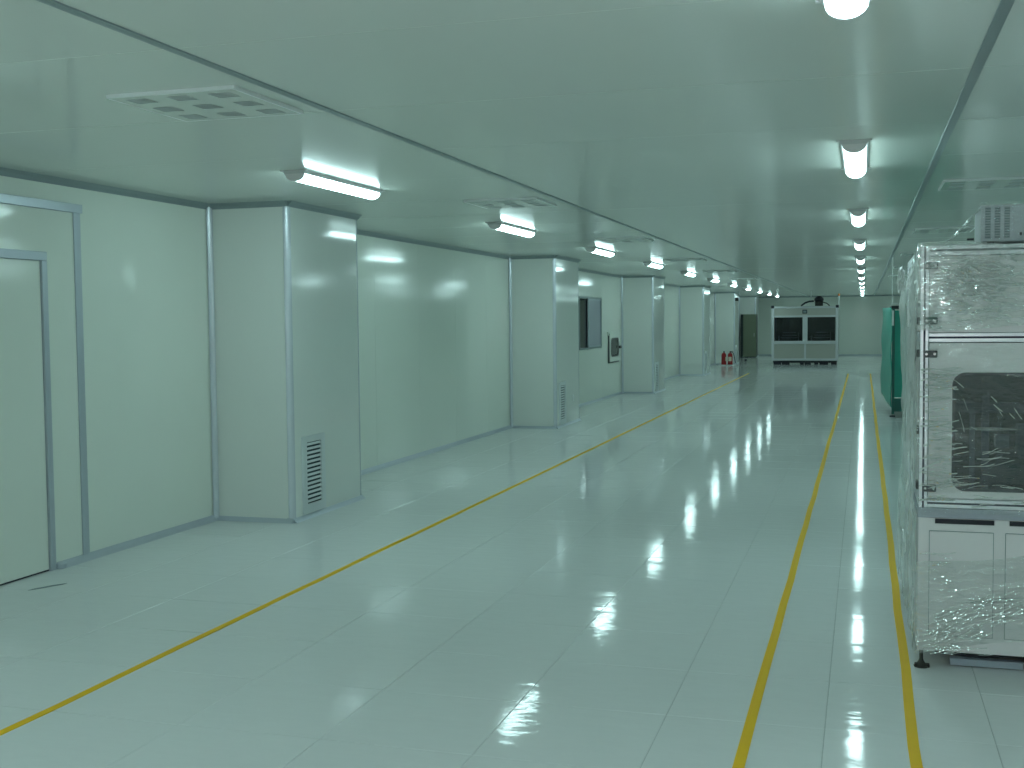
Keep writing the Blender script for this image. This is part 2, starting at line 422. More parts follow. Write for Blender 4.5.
# ---------------------------------------------------------------- door in the left wall and the larger frame round it
d1 = struct(empty('door_1', (WX, (DOOR0 + DOOR1) / 2, 0)), 'pale flush door in metal frame at the near end of the left wall')
dy = (DOOR1 - DOOR0) / 2
bx('door_leaf', 'wall', d1, -.03, -.006, -dy + .004, dy - .004, .012, 2.08)
bx('bottom_seal', 'black', d1, -.02, -.008, -dy + .004, dy - .004, .001, .012)
bx('jamb', 'alu', d1, -.03, .012, dy, dy + .05, 0, 2.085, .004)
bx('jamb', 'alu', d1, -.03, .012, -dy - .05, -dy, 0, 2.085, .004)
bx('head', 'alu', d1, -.03, .012, -dy - .05, dy + .05, 2.085, 2.145, .004)
h = bx('handle', 'steel', d1, .02, .035, -dy + .06, -dy + .19, .995, 1.015, .004)
bx('handle_plate', 'steel', h, -.006, .022, -dy + .05, -dy + .085, .93, 1.08, .003)
t6 = struct(empty('trim_6', (WX, 6.0, 0)), 'metal strip framing the wall bay around the door')
bx('upright', 'alu', t6, 0, .01, .87, .94, .04, 2.49, .003)
bx('upright', 'alu', t6, 0, .01, -.94, -.87, 0, 2.49, .003)
bx('head_strip', 'alu', t6, 0, .03, -.94, .94, 2.43, 2.49, .003)

# ---------------------------------------------------------------- observation window and pass box
w1 = struct(empty('window_1', (WX, 22.83, 1.6)), 'sliding window in the left wall past the second column')
A, B = -.99, .985; Z0, Z1 = -.512, .520
obj('window_frame', ring(BM(), rrect(A - .0, B + .0, Z0, Z1, .005, 1), rrect(A + .04, B - .04, Z0 + .03, Z1 - .03, .005, 1), 'x', -.13, .006), 'alu_dark', w1)
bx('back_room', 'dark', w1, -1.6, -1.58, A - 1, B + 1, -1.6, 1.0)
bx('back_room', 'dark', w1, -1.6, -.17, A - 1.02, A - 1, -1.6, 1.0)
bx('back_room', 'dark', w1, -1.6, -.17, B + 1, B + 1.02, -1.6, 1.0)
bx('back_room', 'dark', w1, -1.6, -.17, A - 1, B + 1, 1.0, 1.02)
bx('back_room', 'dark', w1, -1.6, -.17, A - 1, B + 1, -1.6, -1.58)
sash = obj('sliding_sash', ring(BM(), rrect(-.18, B - .04, Z0 + .03, Z1 - .03, .004, 1), rrect(-.11, B - .07, Z0 + .06, Z1 - .06, .004, 1), 'x', -.03, -.005), 'alu', w1)
bx('pane', 'grey', sash, -.02, -.014, -.11, B - .07, Z0 + .06, Z1 - .06)
bx('pull', 'white', sash, -.005, .01, -.16, -.13, -.13, .05, .003)
bx('pane', 'glass', w1, -.05, -.044, A + .04, -.12, Z0 + .03, Z1 - .03)
bx('shelf_edge', 'perf', w1, -.6, -.5, A + .04, B, -.2, -.17)

pb = thing('pass_box', 'white pass-through box with a rounded window beside the sliding window', 'pass box', (WX, 24.97, .735))
W2, HH = .60, .672
bx('housing', 'wall', pb, 0, .02, -W2, W2, 0, HH, .003)
dr = obj('door', ring(BM(), rrect(-W2 + .07, W2 - .1, .03, HH - .03, .02, 4), rrect(-.38, .38, .16, .51, .10, 4), 'x', .021, .045), 'wall', pb)
obj('gasket', ring(BM(), rrect(-.41, .41, .13, .54, .12, 5), rrect(-.37, .37, .17, .50, .09, 5), 'x', .045, .05), 'black', dr)
obj('pane', prism(BM(), rrect(-.39, .39, .15, .52, .10, 5), 'x', .028, .034), 'glass_dark', dr)
bx('chamber', 'perf', pb, .0205, .0215, -.42, .42, .12, .55)
bx('hinge_strip', 'black', pb, .02, .04, -W2, -W2 + .06, .0, HH - .08)
bx('lower_shadow_gap', 'black', pb, .02, .03, -W2 + .06, W2 - .1, .0, .024)
bx('latch', 'iron', dr, .045, .085, .43, .56, .30, .36, .008)

sw = tag(bx('wall_socket', 'white', None, CX, CX + .012, 18.27, 18.34, .35, .46, .003), 'small white socket plate beside the grille of the second column', 'socket')

# ---------------------------------------------------------------- ceiling lamps
def make_lamp(loc, label, group):
    L = 1.28; t = thing('ceiling_lamp', label, 'lamp', loc, group)
    # origin on the ceiling, lamp hangs below; local y along the lamp
    prof = [(-.078, 0), (.078, 0), (.078, -.013), (.068, -.023), (-.068, -.023), (-.078, -.013)]
    obj('base_plate', prism(BM(), prof, 'y', 0, L), 'lamp_white', t)
    n = 10
    dp = [(.060, -.023)] + [(.060 * math.cos(a), -.023 - .046 * math.sin(a)) for a in [PI * i / n for i in range(1, n)]] + [(-.060, -.023)]
    obj('diffuser', prism(BM(), dp, 'y', .02, L - .02), 'tube', t, True)
    cp = [(.067, -.023)] + [(.067 * math.cos(a), -.023 - .049 * math.sin(a)) for a in [PI * i / n for i in range(1, n)]] + [(-.067, -.023)]
    obj('end_cap', prism(BM(), cp, 'y', 0, .02), 'end_cap', t)
    obj('end_cap', prism(BM(), cp, 'y', L - .02, L), 'lamp_white', t)
    for y in (.0, L): # small screw tabs at the ends of the plate
        bx('bracket', 'lamp_white', t, -.095, -.075, y - .012, y + .012, -.008, 0); bx('bracket', 'lamp_white', t, .075, .095, y - .012, y + .012, -.008, 0)
    return t
NTH = ['first', 'second', 'third', 'fourth', 'fifth', 'sixth', 'seventh', 'eighth', 'ninth', 'tenth', 'eleventh', 'twelfth']
lamp0 = None
for x, row, kk in ((-.057, 'in the row above the taped walkway', 0), (-3.565, 'in the row beside the columns', 1), (3.45, 'in the row on the machine side', 2)):
    for k in range(-4, 12):
        y = 2.56 + 4.315 * k + (.04 if kk else 0)
        i = k if not kk else k - 1
        if i < 0: lab = 'lit ceiling lamp %s, %s behind the viewpoint' % (row, NTH[-i - 1])
        else: lab = 'lit ceiling lamp %s, %s from the viewpoint' % (row, NTH[i])
        grp = 'ceiling lamps %s' % row
        if not lamp0: lamp0 = make_lamp((x, y, H), lab, grp); continue
        c = copy_tree(lamp0); c.location = (x, y, H); c['label'] = lab; c['group'] = grp

# ---------------------------------------------------------------- ceiling air diffusers
def make_diffuser(loc, label):
    t = thing('ceiling_diffuser', label, 'air diffuser', loc, 'square supply air diffusers in the ceiling')
    S = .315
    obj('frame', ring(BM(), rrect(-S, S, -S, S, .004, 1), rrect(-S + .012, S - .012, -S + .012, S - .012, .004, 1), 'z', -.016, 0), 'white', t)
    bx('face_plate', 'ceiling', t, -S + .01, S - .01, -S + .01, S - .01, -.0155, -.002)
    p0 = None
    for i in range(3):
        for j in range(3):
            if not p0:
                bm = BM()
                for a in range(4): box(bm, -.05, .05, -.05 + a * .027, -.05 + a * .027 + .017, -.002, 0)
                p0 = obj('slotted_vent', bm, 'louvre', t); q = p0
            else:
                q = p0.copy(); C.objects.link(q); q.parent = t
            q.location = (-.205 + .205 * i, -.205 + .205 * j, -.0162)
    return t
df = None
for k, y in enumerate((4.70, 9.42, 14.25, 19.4, 24.3, 29.2)):
    for x, side in ((-2.845, 'between the wall lamps and the ceiling strip'), (.865, 'beyond the ceiling strip above the wrapped machine row')):
        if x > 0 and y < 5: continue
        lab = 'square white ceiling air diffuser %s, %s along' % (side, NTH[k if x < 0 else k - 1])
        if not df: df = make_diffuser((x, y, H), lab); continue
        c = copy_tree(df); c.location = (x, y, H); c['label'] = lab

# ---------------------------------------------------------------- floor tape
for name, xa, ya, xb, yb, lab in (('marking_tape', -3.345, 2.6, -3.345, 36, 'long yellow floor tape line between the columns and the open floor'),
                                  ('marking_tape', -.4325, 2.6, -.4325, 36, 'yellow floor tape line on the open side of the walkway'),
                                  ('marking_tape', .1965, 2.6, .1965, 36, 'yellow floor tape line running past the foot of the wrapped machine')):
    bm = BM(); wv = .0215; n = 40
    pr = None
    for i in range(n + 1):
        y = ya + (yb - ya) * (i / n) ** 1.6
        xx = xa + random.gauss(0, .0022)
        a = bm.verts.new((xx - wv, y, .0022)); b = bm.verts.new((xx + wv, y, .0022)); a2 = bm.verts.new((xx - wv, y, .0)); b2 = bm.verts.new((xx + wv, y, .0))
        if pr:
            bm.faces.new((pr[0], pr[1], b, a)); bm.faces.new((pr[2], pr[0], a, a2)); bm.faces.new((pr[1], pr[3], b2, b))
        pr = (a, b, a2, b2)
    tag(obj(name, bm, 'tape'), lab, 'floor tape', 'yellow floor tape lines')
# scuff mark by the door
bm = BM(); sp = [(-.13, -.012), (-.03, -.02), (.09, -.014), (.13, .004), (.05, .016), (-.08, .012)]
prism(bm, sp, 'z', .0008, .0022); o = obj('tape_scrap', bm, 'perf'); o.location = (-4.94, 6.12, 0); o.rotation_euler.z = 1.1
tag(o, 'small grey scrap lying on the floor in front of the door', 'scrap')

# ---------------------------------------------------------------- the wrapped machine on the right
MX0, MX1, MY0, MY1 = .250, 1.300, 5.70, 7.42
mc = thing('test_machine', 'cream machine wrapped in clear film with a dark window and aluminium frame', 'machine', (MX0, MY0, 0))
X = lambda v: v - MX0
def mb(name, m, x0, x1, y0, y1, z0, z1, bev=0, parent=None): return bx(name, m, parent or mc, x0 - MX0, x1 - MX0, y0 - MY0, y1 - MY0, z0, z1, bev)
ZB, ZT0, ZT = .092, .720, 1.979
mb('base_cabinet', 'cream', MX0, MX1, MY0 + .004, MY1, ZB, ZT0)
for i in range(3):
    xa = .300 + .329 * i; xb = xa + .275
    mb('base_door', 'cream', xa, xb, MY0 - .004, MY0 + .006, .170, .657, .002)
    mb('handle_recess', 'black', xa + .015 + (.0 if i else .008), xb + .004, MY0 - .001, MY0 + .01, .694, .716)
    bm = BM(); ring(bm, rrect(xa - MX0 - .0025, xb - MX0 + .0025, .1675, .6595, .002, 1), rrect(xa - MX0, xb - MX0, .170, .657, .002, 1), 'y', .0008, .0045)
    obj('door_gap', bm, 'perf', mc)
mb('base_plate', 'grey', MX0 - .004, MX1 + .004, MY0 - .004, MY1, ZT0, .766, .003)
# aluminium extrusion frame
def extr_v(x, y, z0, z1, face):   # upright with slots in the front and the side
    o = mb('frame_post', 'alu_bright', x, x + .038, y, y + .038, z0, z1, .003)
    a = mb('slot', 'slot', x + .0145, x + .0235, y - .0006, y + .002, z0, z1 - .004, 0, o)
    a.matrix_parent_inverse = Matrix.Identity(4)
    sx = x - .0006 if face < 0 else x + .038 - .0014
    mb('slot', 'slot', sx, sx + .002, y + .0145, y + .0235, z0, z1 - .004, 0, o)
extr_v(MX0, MY0, .766, ZT, -1); extr_v(MX1 - .038, MY0, .766, ZT, 1)
extr_v(MX0, MY1 - .038, .766, ZT, -1); extr_v(MX1 - .038, MY1 - .038, .766, ZT, 1)
def extr_h(x0, x1, z, y, hgt):
    o = mb('frame_beam', 'alu_bright', x0, x1, y, y + .038, z, z + hgt, .003)
    mb('slot', 'slot', x0, x1, y - .0006, y + .002, z + hgt * .40, z + hgt * .62, 0, o)
for z, hg in ((1.933, .046), (1.535, .043), (.767, .042)):
    extr_h(MX0 + .038, MX1 - .038, z, MY0, hg)
    extr_h(MX0 + .038, MX1 - .038, z, MY1 - .038, hg)
    for x in (MX0, MX1 - .038): mb('frame_beam', 'alu_bright', x, x + .038, MY0 + .038, MY1 - .038, z, z + hg, .003)
mb('upper_panel', 'cream', MX0 + .040, MX1 - .040, MY0 + .010, MY0 + .016, 1.580, 1.930)
mb('panel_gasket', 'black', MX0 + .038, MX1 - .038, MY0 + .016, MY0 + .019, 1.576, 1.933)
WX0, WX1, WZ0, WZ1 = .397, 1.153, .852, 1.392
dp_ = MX0
outer = rrect(MX0 + .041 - MX0, MX1 - .041 - MX0, .812, 1.531, .004, 8)
inner = rrect(WX0 - MX0, WX1 - MX0, WZ0, WZ1, .055, 8)
obj('window_door', ring(BM(), outer, inner, 'y', .008, .014), 'cream', mc)
obj('gasket', ring(BM(), rrect(WX0 - MX0 - .004, WX1 - MX0 + .004, WZ0 - .004, WZ1 + .004, .058, 8), rrect(WX0 - MX0 + .009, WX1 - MX0 - .009, WZ0 + .009, WZ1 - .009, .048, 8), 'y', .003, .013), 'black', mc)
obj('window_pane', prism(BM(), rrect(WX0 - MX0 + .002, WX1 - MX0 - .002, WZ0 + .002, WZ1 - .002, .052, 8), 'y', .0115, .0145), 'glass_dark', mc)
mb('side_panel', 'cream', MX0 + .008, MX0 + .014, MY0 + .04, MY1 - .04, .81, 1.533)
mb('side_panel', 'cream', MX0 + .008, MX0 + .014, MY0 + .04, MY1 - .04, 1.58, 1.931)
mb('side_panel', 'cream', MX1 - .014, MX1 - .008, MY0 + .04, MY1 - .04, .81, 1.931)
mb('back_panel', 'cream', MX0 + .04, MX1 - .04, MY1 - .016, MY1 - .01, .81, 1.931)
mb('roof_panel', 'cream', MX0 + .03, MX1 - .03, MY0 + .03, MY1 - .03, 1.966, 1.976)
# mechanism seen through the window
mb('inner_deck', 'iron', MX0 + .05, MX1 - .05, MY0 + .06, MY1 - .1, .80, .83)
mb('inner_header', 'black', MX0 + .05, MX1 - .05, MY0 + .035, MY0 + .08, 1.305, 1.40)
mb('linear_rail', 'greylight', .480, .502, MY0 + .12, MY0 + .15, .83, 1.22, .003)
mb('linear_rail', 'grey', .535, .565, MY0 + .14, MY0 + .18, .83, 1.30, .003)
mb('cross_rail', 'grey', .40, 1.15, MY0 + .30, MY0 + .34, 1.19, 1.24, .004)
mb('gripper_block', 'greylight', .60, .66, MY0 + .20, MY0 + .28, 1.03, 1.09, .006)
mb('gripper_block', 'grey', .70, .80, MY0 + .22, MY0 + .32, .98, 1.14, .006)
mb('gripper_block', 'perf', .55, .78, MY0 + .18, MY0 + .30, .86, .95, .006)
for xq, yq in ((.62, .25), (.74, .24), (.86, .27), (.98, .22)):
    obj('cylinder_rod', lathe(BM(), [(.018, .83), (.018, 1.0), (.01, 1.0), (.01, 1.19)], 14, xq - MX0, yq), 'steel', mc, True)
obj('cable_loop', tube(BM(), [(.22, .1, 1.3), (.25, .14, 1.26), (.33, .16, 1.25), (.42, .16, 1.28), (.50, .14, 1.22), (.53, .18, 1.0), (.52, .2, .83)], .009), 'black', mc, True)
obj('cable_loop', tube(BM(), [(.16, .08, 1.31), (.18, .1, 1.28), (.23, .11, 1.275), (.30, .1, 1.30)], .012), 'black', mc, True)
mb('added_dark_lining', 'dark', MX0 + .045, MX1 - .045, MY0 + .62, MY0 + .63, .81, 1.53)  # dark sheets added so the inside shows black through the window
mb('added_dark_lining', 'dark', MX0 + .045, MX0 + .05, MY0 + .04, MY0 + .62, .81, 1.53)
mb('added_dark_lining', 'dark', MX1 - .05, MX1 - .045, MY0 + .04, MY0 + .62, .81, 1.53)
# hinges
for z in (1.888, 1.634, 1.481, .858):
    hg = mb('hinge', 'black', .266, .326, MY0 - .009, MY0 + .008, z - .0165, z + .0165, .004)
    for xs in (.278, .314):
        bm = BM(); prism(bm, [(xs - MX0 + .006 * math.cos(2 * PI * q / 10), z + .006 * math.sin(2 * PI * q / 10)) for q in range(10)], 'y', -.0105, -.008)
        obj('screw', bm, 'steel', hg)
for z in (1.634, 1.481, 1.12, .858): mb('side_hinge', 'black', MX0 - .009, MX0 + .004, MY0 + .07, MY0 + .16, z - .018, z + .018, .004)
# levelling feet
def foot(x, y):
    f = obj('levelling_foot', lathe(BM(), [(.033, 0), (.034, .006), (.024, .014), (.017, .022), (.012, .03), (.009, .04), (.009, ZB)], 16, x - MX0, y - MY0), 'iron', mc, True)
    bx('foot_plate', 'iron', f, x - MX0 - .03, x - MX0 + .038, y - MY0 - .016, y - MY0 + .016, 0, .016, .004)
    return f
for x in (MX0 + .020, MX1 - .03):
    foot(x, MY0 + .05)
for x in (MX0 + .012, MX1 - .03): foot(x, MY1 - .14)
for x in (.735, 1.05):
    bm = BM(); prism(bm, [(MY0 * 0 + .16 + .04 * math.cos(2 * PI * q / 18), .04 + .04 * math.sin(2 * PI * q / 18)) for q in range(18)], 'x', x - MX0, x - MX0 + .03)
    cst = obj('caster', bm, 'black', mc); mb('caster_fork', 'iron', x - .006, x + .036, MY0 + .13, MY0 + .19, .07, ZB, .002, cst)
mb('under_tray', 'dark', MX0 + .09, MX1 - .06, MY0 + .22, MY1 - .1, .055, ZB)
obj('loose_cable', tube(BM(), [(.08, .03, .088), (.14, .02, .084), (.22, .03, .072), (.30, .04, .07), (.38, .05, .078), (.46, .05, .085)], .007), 'black', mc, True)
mb('name_plate', 'greylight', .53, .60, MY0 + .10, MY0 + .105, .07, .085)

# film round the machine
def fbm(x, y):
    return math.sin(x * 3.1 + 1.3 * math.sin(y * 2.3)) * .5 + math.sin(y * 5.7 + x * 2.2) * .3 + math.sin(x * 11 - y * 7.3) * .2
def film_sheet(fn, nu, nv, m, name='plastic_wrap', label=None):
    bm = BM(); g = [[bm.verts.new(fn(i / nu, j / nv)) for j in range(nv + 1)] for i in range(nu + 1)]
    for i in range(nu):
        for j in range(nv): bm.faces.new((g[i][j], g[i + 1][j], g[i + 1][j + 1], g[i][j + 1]))
    o = obj(name, bm, m, mc, True)
    if label: o['label'] = label
    return o
# left side: loose sheet, billows past the frame near the back
def side(u, v):
    y = .002 + u * (MY1 - MY0 + .05); z = ZB + .0 + v * (2.0 - ZB)
    sag = .014 + .026 * u * (.6 + .4 * math.sin(z * 4.3)) + .010 * fbm(y * 5, z * 4)
    top = 1.0 - max(0, (z - 1.72) / .28) * .9 * u
    return (-max(.010, sag * (1 if z < 1.9 else .5)) - .0 + (1 - top) * .02, y, z - .10 * u * max(0, (z - 1.8) / .2))
film_sheet(side, 40, 60, 'film_side', label='milky loose plastic film over the machine side')
# front bands
def band(z0, z1, off, tl_=0., x_end=1.05):
    def fn(u, v):
        x = -.012 + u * (x_end + .02); z = z0 + v * (z1 - z0) + tl_ * u + .012 * math.sin(u * 9 + z0 * 20) * (1 if v > .5 else -1)
        return (x, -off - .003 * (fbm(x * 9, z * 22) + 1), z)
    return fn
film_sheet(band(1.60, 1.985, .014), 60, 60, 'film', label='crinkled clear film across the upper panel')
film_sheet(band(.735, 1.535, .014), 60, 90, 'film_clear', label='crinkled clear film across the window')
film_sheet(band(.088, .50, .010, .16), 60, 50, 'film_base', label='crinkled clear film pulled diagonally across the base')
# taut folds in the film: thin rolled ridges that catch the lamps
FM = bpy.data.materials.new('film_fold'); FM.use_nodes = True; _n = FM.node_tree; _n.nodes.remove(_n.nodes['Principled BSDF'])
_t = _n.nodes.new('ShaderNodeBsdfTransparent'); _g = _n.nodes.new('ShaderNodeBsdfGlossy'); _g.inputs['Roughness'].default_value = .07
_g.inputs[0].default_value = (1, 1, 1, 1)
_m = _n.nodes.new('ShaderNodeMixShader'); _m.inputs[0].default_value = .62
_n.links.new(_t.outputs[0], _m.inputs[1]); _n.links.new(_g.outputs[0], _m.inputs[2]); _n.links.new(_m.outputs[0], _n.nodes['Material Output'].inputs[0])
M['film_fold'] = FM
def folds(regions, yoff, seed, rs=1.0):
    rnd = random.Random(seed); bm = BM()
    for (x0, x1, z0, z1, n, ang, sp, l0, l1) in regions:
        for _ in range(n):
            x = x0 + (x1 - x0) * rnd.random(); z = z0 + (z1 - z0) * rnd.random()
            a = ang + rnd.gauss(0, sp); L = rnd.uniform(l0, l1); r_ = rnd.uniform(.0012, .0028) * rs
            pts = []; ph = rnd.random() * 6; am = rnd.uniform(.0015, .0025) if rs > 1.2 else rnd.uniform(.002, .006); fr = rnd.uniform(60, 110)
            for q in range(12):
                d = (q / 11 - .5) * L
                px = min(max(x + d * math.cos(a), .0), 1.06); 
                pts.append((px, yoff - abs(am) + am * math.sin(ph + fr * d), z + d * math.sin(a) + .004 * math.sin(ph * 2 + d * 40)))
            if len(set(p[0] for p in pts)) < 12: continue
            tube(bm, pts, r_, 6)
    o = obj('film_folds', bm, 'film_fold', mc, True); o['kind'] = 'stuff'; o['label'] = 'shiny taut folds in the clear film'
folds([(.11, .34, 1.66, 1.90, 50, -.05, .12, .03, .10), (.10, .24, 1.75, 1.92, 30, -.5, .6, .02, .06), (.30, .95, 1.62, 1.92, 22, .0, .12, .05, .16),
       (.03, .14, .86, 1.42, 60, .06, .10, .03, .11), (.02, .6, .775, .83, 16, .02, .05, .04, .12)], -.020, 3, 1.8)
folds([(.03, .15, .86, 1.42, 40, .06, .10, .03, .12), (.05, .40, 1.62, 1.94, 50, -.05, .2, .03, .12), (.15, .42, 1.10, 1.36, 9, -.9, .2, .03, .10), (.15, .45, .87, 1.05, 22, .15, .15, .04, .14),
       (.45, .95, .87, 1.35, 22, .12, .12, .04, .12)], -.019, 9)
folds([(.01, .16, .36, .56, 22, .03, .10, .03, .10), (.02, .15, .10, .20, 24, .28, .08, .04, .12), (.10, .30, .16, .30, 34, .42, .08, .05, .16),
       (.26, .46, .24, .40, 30, .36, .08, .05, .16), (.40, .95, .30, .50, 24, .30, .10, .05, .16), (.05, .3, .09, .14, 10, .12, .05, .05, .15)], -.014, 5)
# knot of film at the upper rear of the side
bm = BM(); bmesh.ops.create_icosphere(bm, subdivisions=3, radius=.05)
for v in bm.verts:
    k_ = 1 + .35 * fbm(v.co.x * 60, v.co.z * 50 + v.co.y * 40)
    v.co = Vector((v.co.x * .45 * k_ - .05, v.co.y * 1.6 * k_ + 1.25, v.co.z * 1.5 * k_ + 1.86))
obj('film_knot', bm, 'film_side', mc)['label'] = 'bunched knot of clear film'

# grey unit on the roof, with its film
bxm = thing('control_unit', 'grey slotted electrical unit wrapped in film on top of the cream machine', 'control unit', (.515, 5.79, 1.979))
def cb(name, m, x0, x1, y0, y1, z0, z1, bev=0): return bx(name, m, bxm, x0, x1, y0, y1, z0, z1, bev)
for fx in (.03, .38):
    for fy in (.03, .25): cb('foot', 'black', fx, fx + .03, fy, fy + .03, 0, .018)
cb('case', 'greylight', 0, .44, 0, .32, .018, .184, .003)
for i in range(3):
    v_ = cb('louvre_bay', 'grey', .016 + .041 * i, .016 + .041 * i + .026, -.002, .002, .03, .175)
    bm = BM()
    for j in range(12): box(bm, .018 + .041 * i, .040 + .041 * i, -.0035, -.002, .034 + .0118 * j, .034 + .0118 * j + .006)
    obj('louvres', bm, 'perf', v_)
cb('front_plate', 'greylight', .142, .425, -.004, .001, .028, .176, .002)
for xs in (.165, .182): cb('connector', 'black', xs, xs + .009, -.007, -.003, .042, .056)
cb('cable_gland', 'black', -.06, -.03, .0, .012, .025, .034)
def tent(u, v):   # film falling from the unit to the machine frame
    x = -.17 * (1 - u) ** 1.0 + u * .02; zt = .008 + (.195) * u ** 1.25
    return (x + .006 * math.sin(v * 9 + u * 7), -.02 + v * .33, zt * (1 - .0 * v) + .008 * fbm(u * 6, v * 5))
bm = BM(); g = [[bm.verts.new(tent(i / 20, j / 12)) for j in range(13)] for i in range(21)]
for i in range(20):
    for j in range(12): bm.faces.new((g[i][j], g[i + 1][j], g[i + 1][j + 1], g[i][j + 1]))
obj('plastic_wrap', bm, 'film_side', bxm, True)
def wrapf(u, v): return (-.008 + u * .46, -.012 - .004 * fbm(u * 8, v * 8), .012 + v * .185)
bm = BM(); g = [[bm.verts.new(wrapf(i / 30, j / 20)) for j in range(21)] for i in range(31)]
for i in range(30):
    for j in range(20): bm.faces.new((g[i][j], g[i + 1][j], g[i + 1][j + 1], g[i][j + 1]))
obj('plastic_wrap', bm, 'film_clear', bxm, True)

# rail lying under the machine
rl = tag(bx('metal_rail', 'rail', None, .402, .722, 5.80, 5.842, .003, .036, .003), 'pale metal rail lying on the floor under the cream machine', 'rail')

# ---------------------------------------------------------------- green covered machine behind it
gm = thing('green_covered_machine', 'machine under a green plastic cover standing behind the film-wrapped machine', 'machine', (.45, 20.3, 0))
bx('base_frame', 'green_dark', gm, .02, 1.05, .02, 1.55, .09, .16)
bx('frame_post', 'green_dark', gm, 0, .045, 0, .045, .05, 1.80, .004)
bx('frame_post', 'green_dark', gm, 1.03, 1.075, 0, .045, .05, 1.80, .004)
bx('front_cover', 'green', gm, .045, 1.03, .012, .02, .33, 1.77)
bx('lower_cover', 'green_dark', gm, .045, 1.03, .016, .026, .12, .31)
bx('top_cap', 'dark', gm, -.01, 1.09, -.01, 1.57, 1.80, 1.85, .006)
bx('foot', 'black', gm, -.03, .06, -.03, .06, 0, .03, .006)
bx('foot', 'black', gm, 1.0, 1.09, -.03, .06, 0, .03, .006)
obj('foot_stem', lathe(BM(), [(.012, .03), (.012, .12)], 10, .02, .02), 'steel', gm, True)
bx('white_bracket', 'white', gm, -.006, .03, -.008, -.001, 1.52, 1.77, .002)
def flare(u, v):
    z = .16 + v * 1.66; k = max(0, 1 - v * .0)
    out = .15 * u * (1.0 - .15 * v) + .01 * math.sin(v * 14 + u * 5)
    return (-out, .04 + u * 1.3, z + .16 * u * (1 - v))
bm = BM(); g = [[bm.verts.new(flare(i / 14, j / 24)) for j in range(25)] for i in range(15)]
for i in range(14):
    for j in range(24): bm.faces.new((g[i][j], g[i + 1][j], g[i + 1][j + 1], g[i][j + 1]))
o = obj('side_cover', bm, 'green', gm, True); sd = o.modifiers.new('thick', 'SOLIDIFY'); sd.thickness = .006
obj('air_line', tube(BM(), [(-.03, .03, 1.84), (0, .03, 1.88), (.005, .03, H - .001)], .006), 'white', gm, True)
obj('air_hose', tube(BM(), [(0, .03, 1.88), (.06, .03, 1.885), (.13, .03, 1.855)], .007), 'white', gm, True)

# ---------------------------------------------------------------- machine at the far end of the hall
fm = thing('assembly_machine', 'wide cream machine with two dark windows at the far end of the hall', 'machine', (-3.19, 43.0, 0))
WD, DP = 2.32, 1.5
def fb(name, m, x0, x1, y0, y1, z0, z1, bev=0, parent=None): return bx(name, m, parent or fm, x0, x1, y0, y1, z0, z1, bev)
for x in (0, WD - .09):
    for y in (0, DP - .09): fb('frame_post', 'far_frame', x, x + .09, y, y + .09, .14, 2.09, .008)
fb('frame_beam', 'far_frame', .09, WD - .09, 0, .08, 2.02, 2.09, .006)
fb('frame_beam', 'far_frame', .09, WD - .09, 0, .08, 1.70, 1.77, .006)
fb('frame_beam', 'far_frame', .09, WD - .09, 0, .08, .74, .85, .006)
fb('frame_beam', 'far_frame', .09, WD - .09, 0, .08, .14, .22, .006)
fb('centre_post', 'far_frame', 1.09, 1.26, 0, .08, .85, 1.70, .006)
fb('centre_post', 'far_frame', 1.14, 1.21, 0, .08, .22, .74, .006)
for y in (DP - .08,):
    for z in (2.02, .74, .14): fb('frame_beam', 'far_frame', .09, WD - .09, y, y + .08, z, z + .07, .006)
fb('top_panel', 'cream2', .09, WD - .09, .03, .05, 1.77, 2.02)
fb('lower_panel', 'cream2', .09, 1.14, .03, .05, .22, .74)
fb('lower_panel', 'cream2', 1.21, WD - .09, .03, .05, .22, .74)
d_ = fb('display', 'black', 1.08, 1.25, .015, .03, 1.83, 1.97, .006)
fb('display_screen', 'perf', 1.11, 1.22, .011, .0152, 1.86, 1.94, 0, d_)
for xa, xb in ((.11, 1.09), (1.26, WD - .11)):
    pn = fb('window_pane', 'glass_dark', xa, xb, .05, .056, .85, 1.70)
    fb('inner_track', 'far_frame', xa + .24, xb - .22, .35, .42, 1.03, 1.07)
    fb('inner_track', 'far_frame', xa + .20, xb - .20, .30, .36, .94, .99)
    fb('inner_track', 'far_frame', xa + .28, xb - .26, .42, .48, 1.13, 1.17)
    fb('inner_post', 'far_frame', xb - .18, xb - .14, .30, .36, .85, 1.15)
    fb('inner_post', 'grey', xa + .10, xa + .16, .30, .36, .85, 1.05)
fb('inner_back', 'dark', .1, WD - .1, 1.0, 1.02, .85, 1.70)
fb('inner_deck', 'dark', .1, WD - .1, .09, 1.0, .83, .85)
fb('inner_roof', 'dark', .1, WD - .1, .09, 1.0, 1.71, 1.73)
fb('side_panel', 'cream2', .01, .03, .09, DP - .09, .22, 2.02); fb('side_panel', 'cream2', WD - .03, WD - .01, .09, DP - .09, .22, 2.02)
fb('back_panel', 'cream2', .09, WD - .09, DP - .03, DP - .01, .22, 2.02)
fb('roof_panel', 'cream2', .02, WD - .02, .02, DP - .02, 2.09, 2.10)
for x in (-.02, WD - .09): fb('corner_bracket', 'black', x, x + .11, -.015, .10, 2.03, 2.13, .01)
for x0_, x1_ in ((.07, .34), (.36, .64), (1.00, 1.14), (1.16, 1.38), (1.50, 1.64), (1.68, 1.98), (2.08, 2.28)):
    fb('foot', 'black', x0_, x1_, .02, .14, 0, .09 + .03 * random.random(), .01)
fb('under_sill', 'dark', .05, WD - .05, .10, DP - .1, .06, .14)
for x0_ in (.08, WD - .2): fb('foot', 'black', x0_, x0_ + .1, DP - .2, DP - .08, 0, .14)
